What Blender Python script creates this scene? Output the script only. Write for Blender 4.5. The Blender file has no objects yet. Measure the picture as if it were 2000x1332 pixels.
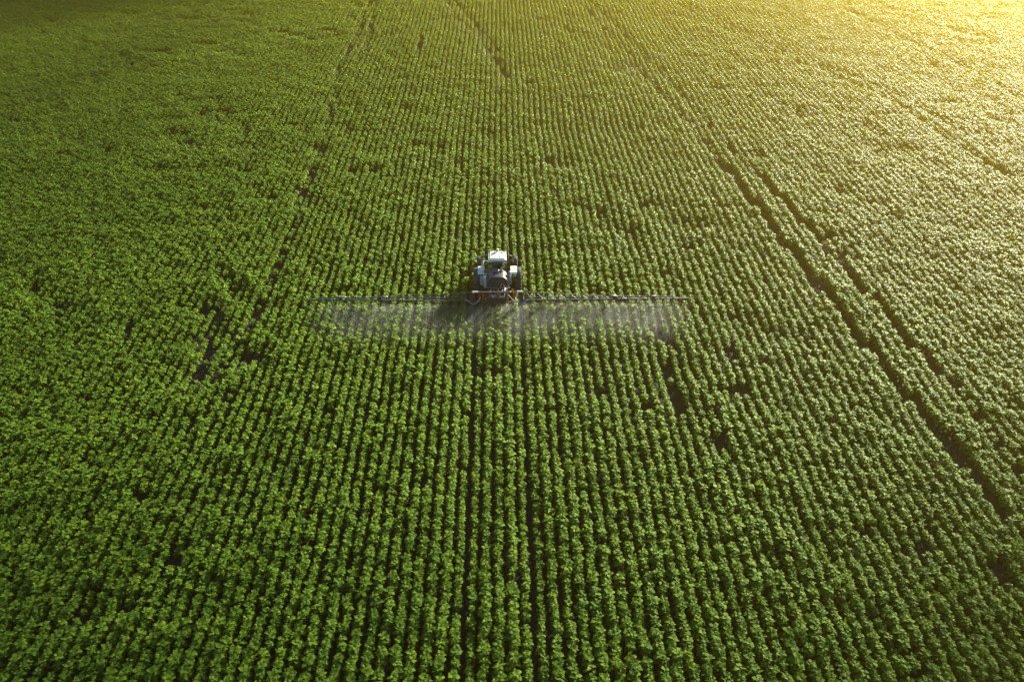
import bpy, bmesh, math, random
import numpy as np
from mathutils import Vector, Matrix

R = math.radians
scene = bpy.context.scene
COL = scene.collection
rng = np.random.default_rng(11)
random.seed(5)

# ------------------------------------------------------------------ camera, sky, sun, exposure
CAM_H = 33.1
PITCH = 39.6
YAW = 0.92
FPX = 1350.0 / 2000.0
cam_d = bpy.data.cameras.new('camera')
cam = bpy.data.objects.new('camera', cam_d)
COL.objects.link(cam)
cam_d.sensor_width = 36.0
cam_d.lens = 36.0 * FPX
cam_d.clip_end = 9000.0
cam.location = (0, 0, CAM_H)
cam.rotation_euler = (R(90 - PITCH), 0, R(-YAW))
scene.camera = cam

SUN_AZ, SUN_EL = 40.0, 17.5
SUN_DIR = Vector((math.sin(R(SUN_AZ)) * math.cos(R(SUN_EL)), math.cos(R(SUN_AZ)) * math.cos(R(SUN_EL)), math.sin(R(SUN_EL))))
sun_d = bpy.data.lights.new('sun', 'SUN')
sun_d.energy = 5.0
sun_d.angle = R(0.5)
sun_d.color = (1.0, 0.92, 0.75)
sun = bpy.data.objects.new('sun', sun_d)
COL.objects.link(sun)
sun.location = SUN_DIR * 300
sun.rotation_euler = SUN_DIR.to_track_quat('Z', 'Y').to_euler()

world = bpy.data.worlds.new('World')
scene.world = world
world.use_nodes = True
wn, wl = world.node_tree.nodes, world.node_tree.links
wn.clear()
sky = wn.new('ShaderNodeTexSky')
sky.sky_type = 'NISHITA'
sky.sun_disc = False
sky.sun_elevation = R(SUN_EL)
sky.sun_rotation = R(SUN_AZ)
sky.dust_density = 0.6
sky.ozone_density = 1.6
sky.air_density = 0.7
bg = wn.new('ShaderNodeBackground')
bg.inputs['Strength'].default_value = 0.05
wo = wn.new('ShaderNodeOutputWorld')
wl.new(sky.outputs['Color'], bg.inputs['Color'])
wl.new(bg.outputs['Background'], wo.inputs['Surface'])

scene.view_settings.view_transform = 'Standard'
scene.view_settings.look = 'None'
scene.view_settings.exposure = 2.65
scene.view_settings.gamma = 1.0
cy = scene.cycles
cy.use_denoising = True
try:
    cy.denoiser = 'OPENIMAGEDENOISE'
    cy.denoising_prefilter = 'ACCURATE'
except Exception:
    pass
cy.max_bounces = 5
cy.diffuse_bounces = 0
cy.glossy_bounces = 2
cy.transmission_bounces = 3
cy.transparent_max_bounces = 8
cy.volume_bounces = 0
cy.sample_clamp_indirect = 4.0
cy.caustics_reflective = False
cy.caustics_refractive = False
scene.render.filter_size = 1.3

# ------------------------------------------------------------------ helpers
def tag(o, label=None, cat=None, group=None, kind=None):
    if label: o['label'] = label
    if cat: o['category'] = cat
    if group: o['group'] = group
    if kind: o['kind'] = kind
    return o


def empty(name, loc=(0, 0, 0), rz=0.0):
    o = bpy.data.objects.new(name, None)
    o.empty_display_size = 0.3
    COL.objects.link(o)
    o.location = loc
    o.rotation_euler = (0, 0, rz)
    return o


def link_bm(name, bm, mat, parent=None, smooth=False):
    me = bpy.data.meshes.new(name)
    bmesh.ops.recalc_face_normals(bm, faces=bm.faces)
    bm.to_mesh(me)
    bm.free()
    for m in (mat if isinstance(mat, (list, tuple)) else [mat]):
        me.materials.append(m)
    if smooth:
        for p in me.polygons:
            p.use_smooth = True
    o = bpy.data.objects.new(name, me)
    COL.objects.link(o)
    if parent:
        o.parent = parent
    return o


def add_box(bm, c, s, bevel=0.0, rot=None, mi=0):
    """box centred at c with full size s"""
    r = bmesh.ops.create_cube(bm, size=1.0)
    vs = r['verts']
    bmesh.ops.scale(bm, vec=s, verts=vs)
    if rot is not None:
        bmesh.ops.rotate(bm, cent=(0, 0, 0), matrix=rot, verts=vs)
    bmesh.ops.translate(bm, vec=c, verts=vs)
    fs = set()
    for v in vs:
        fs.update(v.link_faces)
    for f in fs:
        f.material_index = mi
    if bevel > 0:
        es = set()
        for v in vs:
            es.update(v.link_edges)
        r = bmesh.ops.bevel(bm, geom=list(es), offset=bevel, segments=2, affect='EDGES', profile=0.6)
        for f in r['faces']:
            f.material_index = mi
    return vs


def add_tube(bm, pts, rad, n=8, mi=0, cap=True):
    pts = [Vector(p) for p in pts]
    rads = rad if isinstance(rad, (list, tuple)) else [rad] * len(pts)
    rings = []
    prev = None
    for i, p in enumerate(pts):
        if i == 0: d = pts[1] - pts[0]
        elif i == len(pts) - 1: d = pts[-1] - pts[-2]
        else: d = (pts[i + 1] - pts[i]).normalized() + (pts[i] - pts[i - 1]).normalized()
        d.normalize()
        if prev is None:
            a = Vector((0, 0, 1)) if abs(d.z) < 0.9 else Vector((1, 0, 0))
            u = d.cross(a).normalized()
        else:
            u = (prev - d * prev.dot(d)).normalized()
        prev = u
        w = d.cross(u)
        rings.append([bm.verts.new(p + (u * math.cos(2 * math.pi * k / n) + w * math.sin(2 * math.pi * k / n)) * rads[i]) for k in range(n)])
    for a, b in zip(rings[:-1], rings[1:]):
        for k in range(n):
            f = bm.faces.new((a[k], a[(k + 1) % n], b[(k + 1) % n], b[k]))
            f.material_index = mi
            f.smooth = True
    if cap:
        bm.faces.new(rings[0][::-1]).material_index = mi
        bm.faces.new(rings[-1]).material_index = mi


def add_beam(bm, a, b, w, h=None, mi=0):
    """square bar from a to b"""
    a, b = Vector(a), Vector(b)
    h = h or w
    d = b - a
    q = d.to_track_quat('Y', 'Z').to_matrix()
    add_box(bm, (a + b) / 2, (w, d.length, h), rot=q, mi=mi)


def add_lathe_x(bm, prof, c, n=40, mi=0, smooth=True):
    """profile of (x offset, radius) turned about the x axis through c"""
    rings = []
    for (x, r) in prof:
        rings.append([bm.verts.new((c[0] + x, c[1] + r * math.cos(2 * math.pi * k / n), c[2] + r * math.sin(2 * math.pi * k / n))) for k in range(n)])
    for a, b in zip(rings[:-1], rings[1:]):
        for k in range(n):
            f = bm.faces.new((a[k], b[k], b[(k + 1) % n], a[(k + 1) % n]))
            f.material_index = mi
            f.smooth = smooth
    return rings


def add_extrude(bm, poly, axis, t0, t1, mi=0):
    """closed 2-D polygon extruded along axis ('x','y') between t0 and t1"""
    def P(u, v, t):
        return (t, u, v) if axis == 'x' else (u, t, v)
    a = [bm.verts.new(P(u, v, t0)) for u, v in poly]
    b = [bm.verts.new(P(u, v, t1)) for u, v in poly]
    n = len(poly)
    fs = [bm.faces.new(a[::-1]), bm.faces.new(b)]
    for k in range(n):
        fs.append(bm.faces.new((a[k], a[(k + 1) % n], b[(k + 1) % n], b[k])))
    for f in fs:
        f.material_index = mi
    return fs


# ------------------------------------------------------------------ materials
def mat_basic(name, col, rough=0.5, metal=0.0, noise=0.12, nscale=6.0, spec=0.5, coat=0.0):
    m = bpy.data.materials.new(name)
    m.use_nodes = True
    nt = m.node_tree
    b = nt.nodes['Principled BSDF']
    b.inputs['Roughness'].default_value = rough
    b.inputs['Metallic'].default_value = metal
    b.inputs['Specular IOR Level'].default_value = spec
    b.inputs['Coat Weight'].default_value = coat
    tc = nt.nodes.new('ShaderNodeTexCoord')
    nz = nt.nodes.new('ShaderNodeTexNoise')
    nz.inputs['Scale'].default_value = nscale
    nz.inputs['Detail'].default_value = 5
    nt.links.new(tc.outputs['Object'], nz.inputs['Vector'])
    mr = nt.nodes.new('ShaderNodeMapRange')
    mr.inputs['From Min'].default_value = 0.3
    mr.inputs['From Max'].default_value = 0.7
    mr.inputs['To Min'].default_value = 1.0 - noise
    mr.inputs['To Max'].default_value = 1.0 + noise
    nt.links.new(nz.outputs['Fac'], mr.inputs['Value'])
    mx = nt.nodes.new('ShaderNodeMix')
    mx.data_type = 'RGBA'
    mx.blend_type = 'MULTIPLY'
    mx.inputs['Factor'].default_value = 1.0
    mx.inputs['A'].default_value = (*col, 1)
    nt.links.new(mr.outputs['Result'], mx.inputs['B'])
    nt.links.new(mx.outputs['Result'], b.inputs['Base Color'])
    return m


def mat_leaf():
    m = bpy.data.materials.new('leaf_green')
    m.use_nodes = True
    nt = m.node_tree
    N, L = nt.nodes, nt.links
    b = N['Principled BSDF']
    out = N['Material Output']
    info = N.new('ShaderNodeObjectInfo')
    geo = N.new('ShaderNodeNewGeometry')
    cr = N.new('ShaderNodeValToRGB')
    e = cr.color_ramp.elements
    e[0].position, e[0].color = 0.0, (0.036, 0.086, 0.009, 1)
    e[1].position, e[1].color = 1.0, (0.124, 0.190, 0.013, 1)
    mid = e.new(0.55)
    mid.color = (0.077, 0.140, 0.010, 1)
    add = N.new('ShaderNodeMath'); add.operation = 'MULTIPLY_ADD'
    L.new(geo.outputs['Random Per Island'], add.inputs[0])
    add.inputs[1].default_value = 0.6
    mul = N.new('ShaderNodeMath'); mul.operation = 'MULTIPLY'
    L.new(info.outputs['Random'], mul.inputs[0])
    mul.inputs[1].default_value = 0.4
    L.new(mul.outputs[0], add.inputs[2])
    L.new(add.outputs[0], cr.inputs['Fac'])
    L.new(cr.outputs['Color'], b.inputs['Base Color'])
    b.inputs['Roughness'].default_value = 0.55
    b.inputs['Specular IOR Level'].default_value = 0.10
    b.inputs['IOR'].default_value = 1.35
    tr = N.new('ShaderNodeBsdfTranslucent')
    tc = N.new('ShaderNodeMix'); tc.data_type = 'RGBA'; tc.blend_type = 'MULTIPLY'
    tc.inputs['Factor'].default_value = 1.0
    tc.inputs['B'].default_value = (4.6, 3.4, 0.5, 1)
    L.new(cr.outputs['Color'], tc.inputs['A'])
    L.new(tc.outputs['Result'], tr.inputs['Color'])
    mix = N.new('ShaderNodeMixShader')
    mix.inputs['Fac'].default_value = 0.20
    L.new(b.outputs['BSDF'], mix.inputs[1])
    L.new(tr.outputs['BSDF'], mix.inputs[2])
    L.new(mix.outputs['Shader'], out.inputs['Surface'])
    return m


def mat_soil():
    m = bpy.data.materials.new('dry_soil')
    m.use_nodes = True
    nt = m.node_tree
    N, L = nt.nodes, nt.links
    b = N['Principled BSDF']
    b.inputs['Roughness'].default_value = 0.95
    b.inputs['Specular IOR Level'].default_value = 0.15
    tc = N.new('ShaderNodeTexCoord')
    n1 = N.new('ShaderNodeTexNoise'); n1.inputs['Scale'].default_value = 1.3; n1.inputs['Detail'].default_value = 8
    n2 = N.new('ShaderNodeTexNoise'); n2.inputs['Scale'].default_value = 14.0; n2.inputs['Detail'].default_value = 6
    L.new(tc.outputs['Object'], n1.inputs['Vector']); L.new(tc.outputs['Object'], n2.inputs['Vector'])
    mx = N.new('ShaderNodeMix'); mx.data_type = 'FLOAT'; mx.inputs['Factor'].default_value = 0.5
    L.new(n1.outputs['Fac'], mx.inputs['A']); L.new(n2.outputs['Fac'], mx.inputs['B'])
    cr = N.new('ShaderNodeValToRGB')
    e = cr.color_ramp.elements
    e[0].position, e[0].color = 0.35, (0.012, 0.010, 0.009, 1)
    e[1].position, e[1].color = 0.68, (0.040, 0.034, 0.028, 1)
    L.new(mx.outputs['Result'], cr.inputs['Fac'])
    L.new(cr.outputs['Color'], b.inputs['Base Color'])
    bp = N.new('ShaderNodeBump'); bp.inputs['Distance'].default_value = 0.06
    L.new(n2.outputs['Fac'], bp.inputs['Height']); L.new(bp.outputs['Normal'], b.inputs['Normal'])
    return m


def mat_glass():
    m = bpy.data.materials.new('tinted_glass')
    m.use_nodes = True
    nt = m.node_tree
    N, L = nt.nodes, nt.links
    out = N['Material Output']
    N.remove(N['Principled BSDF'])
    t = N.new('ShaderNodeBsdfTransparent'); t.inputs['Color'].default_value = (0.80, 0.86, 0.84, 1)
    g = N.new('ShaderNodeBsdfGlossy'); g.inputs['Roughness'].default_value = 0.03
    fr = N.new('ShaderNodeFresnel'); fr.inputs['IOR'].default_value = 1.5
    mx = N.new('ShaderNodeMixShader')
    L.new(fr.outputs['Fac'], mx.inputs['Fac']); L.new(t.outputs['BSDF'], mx.inputs[1]); L.new(g.outputs['BSDF'], mx.inputs[2])
    L.new(mx.outputs['Shader'], out.inputs['Surface'])
    return m


M = dict(
    mint=mat_basic('pale_mint_paint', (0.47, 0.54, 0.42), 0.5, noise=0.05, nscale=3, coat=0.2),
    brace=mat_basic('dull_aluminium', (0.075, 0.07, 0.07), 0.6, metal=0.2),
    green=mat_basic('green_paint', (0.030, 0.135, 0.050), 0.4, noise=0.12, nscale=4),
    dkgreen=mat_basic('dark_green_paint', (0.012, 0.055, 0.025), 0.5),
    rubber=mat_basic('dusty_rubber', (0.040, 0.040, 0.048), 0.8, noise=0.35, nscale=9),
    rim=mat_basic('rim_paint', (0.45, 0.46, 0.42), 0.5),
    black=mat_basic('black_plastic', (0.018, 0.020, 0.024), 0.5),
    tank=mat_basic('dark_grey_plastic', (0.062, 0.058, 0.068), 0.36, noise=0.1, nscale=3),
    lid=mat_basic('navy_plastic', (0.035, 0.045, 0.090), 0.4),
    steel=mat_basic('grey_steel', (0.038, 0.040, 0.055), 0.5, metal=0.2, noise=0.25, nscale=8),
    bright=mat_basic('bare_metal', (0.20, 0.195, 0.195), 0.55, metal=0.3),
    red=mat_basic('red_plastic', (0.62, 0.035, 0.030), 0.45),
    orange=mat_basic('orange_red_plastic', (0.62, 0.105, 0.020), 0.45),
    amber=mat_basic('amber_plastic', (0.80, 0.26, 0.02), 0.3),
    hose=mat_basic('pale_yellow_hose', (0.44, 0.38, 0.20), 0.5),
    greyhose=mat_basic('grey_hose', (0.30, 0.30, 0.31), 0.5),
    dome=mat_basic('lime_yellow_plastic', (0.58, 0.62, 0.22), 0.4),
    fabric=mat_basic('seat_fabric', (0.05, 0.055, 0.06), 0.9),
    skin=mat_basic('skin', (0.50, 0.28, 0.19), 0.6, noise=0.05),
    hair=mat_basic('red_brown_hair', (0.20, 0.055, 0.02), 0.7),
    shirt=mat_basic('blue_grey_cloth', (0.07, 0.10, 0.15), 0.9),
    glass=mat_glass(),
    leaf=mat_leaf(),
    stem=mat_basic('stem_green', (0.10, 0.16, 0.04), 0.7),
    soil=mat_soil(),
)

# ------------------------------------------------------------------ pixel of the photograph -> metre in the field
TH, PSI = R(PITCH), R(YAW)


def ground_pt(px, py, z=0.75):
    r, u = (px - 1000) / 1350.0, -(py - 666) / 1350.0
    fw = math.cos(TH) + u * math.sin(TH)
    dz = -math.sin(TH) + u * math.cos(TH)
    t = (z - CAM_H) / dz
    r, fw = r * t, fw * t
    return (r * math.cos(PSI) + fw * math.sin(PSI), fw * math.cos(PSI) - r * math.sin(PSI))


def to_px(x, y, z):
    dz = z - CAM_H
    r = x * math.cos(PSI) - y * math.sin(PSI)
    fw = x * math.sin(PSI) + y * math.cos(PSI)
    zc = fw * math.cos(TH) - dz * math.sin(TH)
    up = fw * math.sin(TH) + dz * math.cos(TH)
    return 1000 + 1350 * r / zc, 666 - 1350 * up / zc, zc


# ------------------------------------------------------------------ ground
bm = bmesh.new()
GX = [-6000, -600, -200, -100, -50, 0, 50, 100, 200, 600, 6000]
GY = [-3000, -300, -50, 0, 50, 100, 150, 250, 700, 7000]
gv = [[bm.verts.new((x, y, 0)) for x in GX] for y in GY]
for j in range(len(GY) - 1):
    for i in range(len(GX) - 1):
        bm.faces.new((gv[j][i], gv[j][i + 1], gv[j + 1][i + 1], gv[j + 1][i]))
tag(link_bm('ground', bm, M['soil']), 'dark dry soil showing between the crop rows', 'ground', kind='structure')

# ------------------------------------------------------------------ crop plants
def leaf_geo(bm, base, az, pitch, L, W, droop, fold, twist, r):
    """a heart-shaped blade hanging on a petiole; pitch is the rise of the midrib at its base"""
    ts = (0.0, 0.12, 0.34, 0.58, 0.82, 1.0)
    ws = (0.42, 0.95, 1.0, 0.70, 0.32, 0.02)
    ca, sa = math.cos(az), math.sin(az)
    out, side = Vector((ca, sa, 0)), Vector((-sa, ca, 0))
    p = Vector(base)
    rows = []
    last = 0.0
    for i, (t, w) in enumerate(zip(ts, ws)):
        ang = pitch - droop * t
        p = p + (out * math.cos(ang) + Vector((0, 0, 1)) * math.sin(ang)) * L * (t - last)
        last = t
        nrm = (-out * math.sin(ang) + Vector((0, 0, 1)) * math.cos(ang))
        row = []
        for s in (-1.0, -0.5, 0.0, 0.5, 1.0):
            back = -0.13 * L * abs(s) if i == 0 else 0.0
            wav = 0.035 * L * math.sin(7 * t + 3 * s + r * 6) * abs(s)
            up = fold * abs(s) ** 1.4 * w * W * 0.5 + wav + twist * s * w * W * 0.5
            row.append(bm.verts.new(p + side * (s * w * W * 0.5) + nrm * up + out * back))
        rows.append(row)
    for a, b in zip(rows[:-1], rows[1:]):
        for k in range(4):
            f = bm.faces.new((a[k], a[k + 1], b[k + 1], b[k]))
            f.material_index = 0
            f.smooth = True


def make_plant_mesh(seed):
    r = random.Random(seed)
    bm = bmesh.new()
    H = 0.64 + 0.12 * r.random()
    lean = (r.uniform(-0.04, 0.04), r.uniform(-0.04, 0.04))
    add_tube(bm, [(0, 0, 0), (lean[0] * 0.5, lean[1] * 0.5, H * 0.5), (lean[0], lean[1], H)], [0.016, 0.014, 0.010], n=5, mi=1, cap=False)
    n = 15 + r.randint(0, 4)
    az = r.random() * 6.28
    for i in range(n):
        q = i / (n - 1)
        z = H * (0.20 + 0.80 * q ** 0.85)
        az += 2.3999 + r.uniform(-0.3, 0.3)
        size = (0.5 + 0.75 * math.sin(math.pi * min(1, 0.22 + 0.62 * q))) if q < 0.88 else 0.62
        Lf = 0.232 * size * r.uniform(0.85, 1.15)
        pet = 0.16 * (1.05 - 0.62 * q ** 1.6) * r.uniform(0.85, 1.15)
        pa = R(35 + 12 * q + r.uniform(-8, 8))
        b0 = Vector((lean[0] * z / H, lean[1] * z / H, z - 0.02))
        b1 = b0 + Vector((math.cos(az) * math.cos(pa), math.sin(az) * math.cos(pa), math.sin(pa))) * pet
        add_tube(bm, [b0, b1], [0.006, 0.004], n=3, mi=1, cap=False)
        pitch = R(14 + 30 * q ** 4 + r.uniform(-20, 20))
        leaf_geo(bm, b1, az, pitch, Lf, Lf * r.uniform(0.70, 0.90), R(72 - 34 * q ** 3 + r.uniform(-16, 16)), r.uniform(-0.05, 0.28), r.uniform(-0.18, 0.18), r.random())
    me = bpy.data.meshes.new('crop_plant')
    bm.to_mesh(me)
    bm.free()
    me.materials.append(M['leaf'])
    me.materials.append(M['stem'])
    return me


N_KIND = 10
plant_meshes = [make_plant_mesh(100 + k) for k in range(N_KIND)]


def vnoise(x, y, seed):
    """smooth value noise in 0..1"""
    xi, yi = np.floor(x).astype(np.int64), np.floor(y).astype(np.int64)
    fx, fy = x - xi, y - yi
    fx, fy = fx * fx * (3 - 2 * fx), fy * fy * (3 - 2 * fy)
    def h(a, b):
        v = (a * 374761393 + b * 668265263 + seed * 974634777) & 0xFFFFFFFF
        v = ((v ^ (v >> 13)) * 1274126177) & 0xFFFFFFFF
        return ((v ^ (v >> 16)) & 0xFFFF) / 65535.0
    return (h(xi, yi) * (1 - fx) + h(xi + 1, yi) * fx) * (1 - fy) + (h(xi, yi + 1) * (1 - fx) + h(xi + 1, yi + 1) * fx) * fy


TX, TY = -0.43, 46.7          # rear axle of the tractor
ROW, STEP = 0.70, 0.315
xs, ys = [], []
for k in range(-230, 231):
    x0 = TX + k * ROW
    y = np.arange(2.0, 190.0, STEP) + rng.random() * STEP
    keep = np.abs(x0) < 0.62 * y + 27.0
    y = y[keep]
    xs.append(np.full(y.shape, x0)); ys.append(y)
x0 = np.concatenate(xs); y = np.concatenate(ys)
n0 = len(x0)
near_track = np.exp(-((x0 - TX) / 5.0) ** 2)
wob = (vnoise(y / 13.0, x0 / 28.0, 3) - 0.5) * 0.40 + (vnoise(y / 3.0, x0 / 2.0, 4) - 0.5) * 0.10
x = x0 + wob * (1 - 0.75 * near_track) + rng.normal(0, 0.024, n0)
y = y + rng.normal(0, 0.05, n0)

size = 1.0 + (vnoise(x / 7.0, y / 7.0, 5) - 0.5) * 0.24 + (vnoise(x / 1.6, y / 1.9, 6) - 0.5) * 0.24 + rng.normal(0, 0.075, n0)
alive = rng.random(n0) > 0.015
weak = vnoise(x / 2.3, y / 2.0, 7) + 0.6 * vnoise(x / 9.0, y / 9.0, 8) - 1.18
alive &= rng.random(n0) > np.clip(weak * 2.2, 0, 0.55)
size *= np.where(weak > -0.03, 0.84, 1.0)


def seg_dist(px_, py_, pts):
    d = np.full(px_.shape, 1e9)
    for (ax, ay), (bx, by) in zip(pts[:-1], pts[1:]):
        vx, vy = bx - ax, by - ay
        t = np.clip(((px_ - ax) * vx + (py_ - ay) * vy) / (vx * vx + vy * vy + 1e-9), 0, 1)
        d = np.minimum(d, np.hypot(px_ - ax - t * vx, py_ - ay - t * vy))
    return d


# old wheel tracks: points along them in the photograph, half width in metres, share of plants lost
TRACKS = [
    ([(1428, 334), (1480, 401), (1525, 461), (1578, 522), (1627, 585), (1668, 638), (1709, 687), (1766, 762), (1813, 803), (1844, 843), (1900, 920), (1960, 1000)], 0.44, 1.0),
    ([(1499, 356), (1540, 398), (1578, 439), (1612, 476), (1649, 518), (1698, 570), (1743, 623), (1788, 672), (1833, 713), (1862, 742)], 0.38, 1.0),
    ([(1862, 742), (1930, 830), (1998, 930)], 0.40, 0.5),
    ([(1137, 5), (1175, 45), (1212, 87), (1252, 132), (1280, 165), (1318, 208), (1350, 242), (1390, 290), (1428, 334)], 0.42, 0.62),
    ([(1157, 4), (1205, 50), (1250, 97), (1292, 137), (1332, 185), (1380, 236), (1440, 298), (1499, 356)], 0.40, 0.55),
    ([(1322, 5), (1400, 45), (1454, 75), (1493, 93), (1620, 140), (1737, 190), (1857, 267), (1990, 350)], 0.44, 0.60),
    ([(1347, 8), (1425, 47), (1484, 75), (1532, 98), (1650, 140), (1760, 185), (1890, 262)], 0.40, 0.45),
    ([(1640, 10), (1740, 58), (1850, 111), (1910, 141), (1998, 190)], 0.40, 0.5),
    ([(724, 0), (714, 18), (702, 48), (688, 76), (675, 99), (664, 129), (645, 210), (627, 288)], 0.38, 0.55),
    ([(738, 0), (732, 9), (717, 90), (700, 110), (690, 123)], 0.34, 0.45),
    ([(627, 288), (600, 360), (575, 430), (552, 490), (531, 547), (470, 650), (420, 735)], 0.40, 0.42),
    ([(420, 610), (400, 690), (375, 735)], 0.32, 0.5),
    ([(874, 0), (891, 30), (912, 48), (933, 63), (954, 96), (972, 120), (992, 150)], 0.40, 0.85),
    ([(889, 0), (905, 18), (925, 40), (945, 62), (975, 100)], 0.36, 0.7),
    ([(826, 70), (820, 85), (815, 95)], 0.4, 0.9),
    ([(1380, 810), (1398, 850), (1412, 872)], 0.30, 0.85),
    ([(1300, 705), (1312, 738), (1330, 775), (1340, 822)], 0.30, 0.6),
    ([(1258, 780), (1270, 800)], 0.42, 0.9),
    ([(1278, 640), (1305, 660)], 0.45, 0.8),
]
for pts, hw, p in TRACKS:
    g = [ground_pt(a, b) for a, b in pts]
    d = seg_dist(x, y, g)
    pat = vnoise(x / 2.2, y / 2.2, 21)
    lose = np.where(p > 0.9, p, np.clip(p * (0.25 + 1.5 * pat), 0, 0.97))
    alive &= ~((d < hw) & (rng.random(n0) < lose))
    size = np.where((d < hw + 0.35) & (p < 0.9), size * 0.90, size)

# bare patches: place in the photograph, radius in metres
HOLES = [(552, 490, .6), (531, 547, .55), (459, 562, .8), (420, 631, .9), (381, 718, .8), (450, 769, .8), (507, 688, .9), (480, 690, .7),
         (627, 288, .9), (645, 200, .7), (660, 190, .6), (725, 215, .6), (795, 208, .7), (690, 330, .8), (730, 330, .7), (862, 282, .7), (942, 256, .8),
         (1088, 320, 1.0), (1068, 312, .8), (1035, 160, .8), (1107, 52, .9), (1113, 61, .8), (1150, 190, .6), (958, 98, .8), (975, 118, .7), (790, 150, .6),
         (1192, 92, .8), (1195, 102, .8), (1210, 120, .8), (1353, 59, .9), (1385, 62, .9), (1405, 170, .8), (1645, 370, 1.0), (1650, 215, 1.1), (1490, 100, .9),
         (1480, 300, .8), (1600, 330, .8), (830, 930, .6), (640, 800, .6), (1180, 760, .5), (160, 1190, .8), (330, 1085, .6), (170, 1010, .4), (270, 965, .5),
         (60, 560, .9), (110, 590, .7), (240, 640, .8), (250, 1180, .6), (960, 255, .7), (1130, 395, .7), (905, 485, .4), (1260, 395, .6), (1175, 410, .6),
         (1810, 1060, .6), (1700, 1040, .6), (1640, 1180, .5), (1960, 1120, .7), (1500, 1080, .5), (300, 330, .9), (210, 290, 1.0), (320, 230, 1.0), (480, 330, .8)]
for hx, hy, hr in HOLES:
    gx, gy = ground_pt(hx, hy)
    d = np.hypot((x - gx) / 1.0, (y - gy) / 1.25)
    alive &= ~((d < hr * 0.48) & (rng.random(n0) < 0.8))
    size = np.where(d < hr * 1.1, size * 0.80, size)

# the tractor's own wheel tracks and the space under its belly
side = np.abs(x - TX)
in_track = (np.abs(side - 1.75) < 0.42) & (y < TY + 0.5)
size = np.where(in_track, size * 0.86, size)
x = np.where(in_track, x - np.sign(x - TX) * np.sign(1.75 - side) * -0.0 + np.sign(x - TX) * np.where(side < 1.75, -0.03, 0.03), x)
alive &= ~((np.abs(np.abs(x - TX) - 1.75) < 0.24) & (y < TY + 3.9))
alive &= ~((np.abs(np.abs(x - TX) - 1.72) < 0.40) & (np.abs(y - TY) < 1.0))
alive &= ~((np.abs(np.abs(x - TX) - 1.5) < 0.36) & (np.abs(y - TY - 2.75) < 0.75))
belly = (np.abs(x - TX) < 0.9) & (y > TY - 3.3) & (y < TY + 4.3)
size = np.where(belly, np.minimum(size, 0.72), size)

x, y, size = x[alive], y[alive], np.clip(size[alive], 0.45, 1.38)
n = len(x)
yaw = rng.random(n) * 2 * math.pi
# each plant leans a little at random and turns its crown towards the sun
lx = rng.normal(0, 0.09, n) + 0.16 * math.sin(R(SUN_AZ))
ly = rng.normal(0, 0.09, n) + 0.16 * math.cos(R(SUN_AZ))
ang = np.hypot(lx, ly) + 1e-6
ux, uy = -ly / ang, lx / ang
c_, s_ = np.cos(ang), np.sin(ang)
cyw, syw = np.cos(yaw), np.sin(yaw)
m00, m01 = c_ + ux * ux * (1 - c_), ux * uy * (1 - c_)
m10, m11 = ux * uy * (1 - c_), c_ + uy * uy * (1 - c_)
m20, m21 = -uy * s_, ux * s_
tiltx = np.arctan2(-m20 * syw + m21 * cyw, c_)
tilty = -np.arcsin(m20 * cyw + m21 * syw)
yaw = np.arctan2(m10 * cyw + m11 * syw, m00 * cyw + m01 * syw)
kind_i = rng.integers(0, N_KIND, n)
scl = np.stack([size * rng.uniform(0.82, 0.96, n), size * rng.uniform(0.82, 0.96, n), size * rng.uniform(0.92, 1.10, n)], 1)

# the 300 nearest plants in view stand as objects of their own
r_ = x * math.cos(PSI) - y * math.sin(PSI)
fw_ = x * math.sin(PSI) + y * math.cos(PSI)
zc_ = fw_ * math.cos(TH) - (0.7 - CAM_H) * math.sin(TH)
up_ = fw_ * math.sin(TH) + (0.7 - CAM_H) * math.cos(TH)
pxx, pyy = 1000 + 1350 * r_ / zc_, 666 - 1350 * up_ / zc_
inview = (pxx > 6) & (pxx < 1994) & (pyy < 1326)
order = np.argsort(np.where(inview, zc_, 1e9))
single = np.zeros(n, bool)
single[order[:300]] = True
for i in np.nonzero(single)[0]:
    o = bpy.data.objects.new('crop_plant', plant_meshes[kind_i[i]])
    COL.objects.link(o)
    o.location = (x[i], y[i], 0)
    o.rotation_euler = (tiltx[i], tilty[i], yaw[i])
    o.scale = scl[i]
    o['label'] = 'broad leaved green crop plant among those standing along the bottom edge of the photo'
    o['category'] = 'crop plant'
    o['group'] = 'crop plants along the bottom edge'

rest = ~single
src = bpy.data.collections.new('crop_plant_kinds')
for k, me in enumerate(plant_meshes):
    src.objects.link(bpy.data.objects.new('crop_plant_kind_%02d' % k, me))
pm = bpy.data.meshes.new('crop_field')
nr = int(rest.sum())
pm.vertices.add(nr)
co = np.zeros((nr, 3), np.float32)
co[:, 0], co[:, 1] = x[rest], y[rest]
pm.vertices.foreach_set('co', co.ravel())
a = pm.attributes.new('turn', 'FLOAT_VECTOR', 'POINT')
a.data.foreach_set('vector', np.stack([tiltx[rest], tilty[rest], yaw[rest]], 1).astype(np.float32).ravel())
a = pm.attributes.new('grow', 'FLOAT_VECTOR', 'POINT')
a.data.foreach_set('vector', scl[rest].astype(np.float32).ravel())
a = pm.attributes.new('pick', 'INT', 'POINT')
a.data.foreach_set('value', kind_i[rest].astype(np.int32))
field = bpy.data.objects.new('crop_field', pm)
COL.objects.link(field)
tag(field, 'green rows of broad leaved crop plants filling the field to the top edge', 'crop field', kind='stuff')
ng = bpy.data.node_groups.new('plant_rows', 'GeometryNodeTree')
ng.interface.new_socket('Geometry', in_out='INPUT', socket_type='NodeSocketGeometry')
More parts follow.
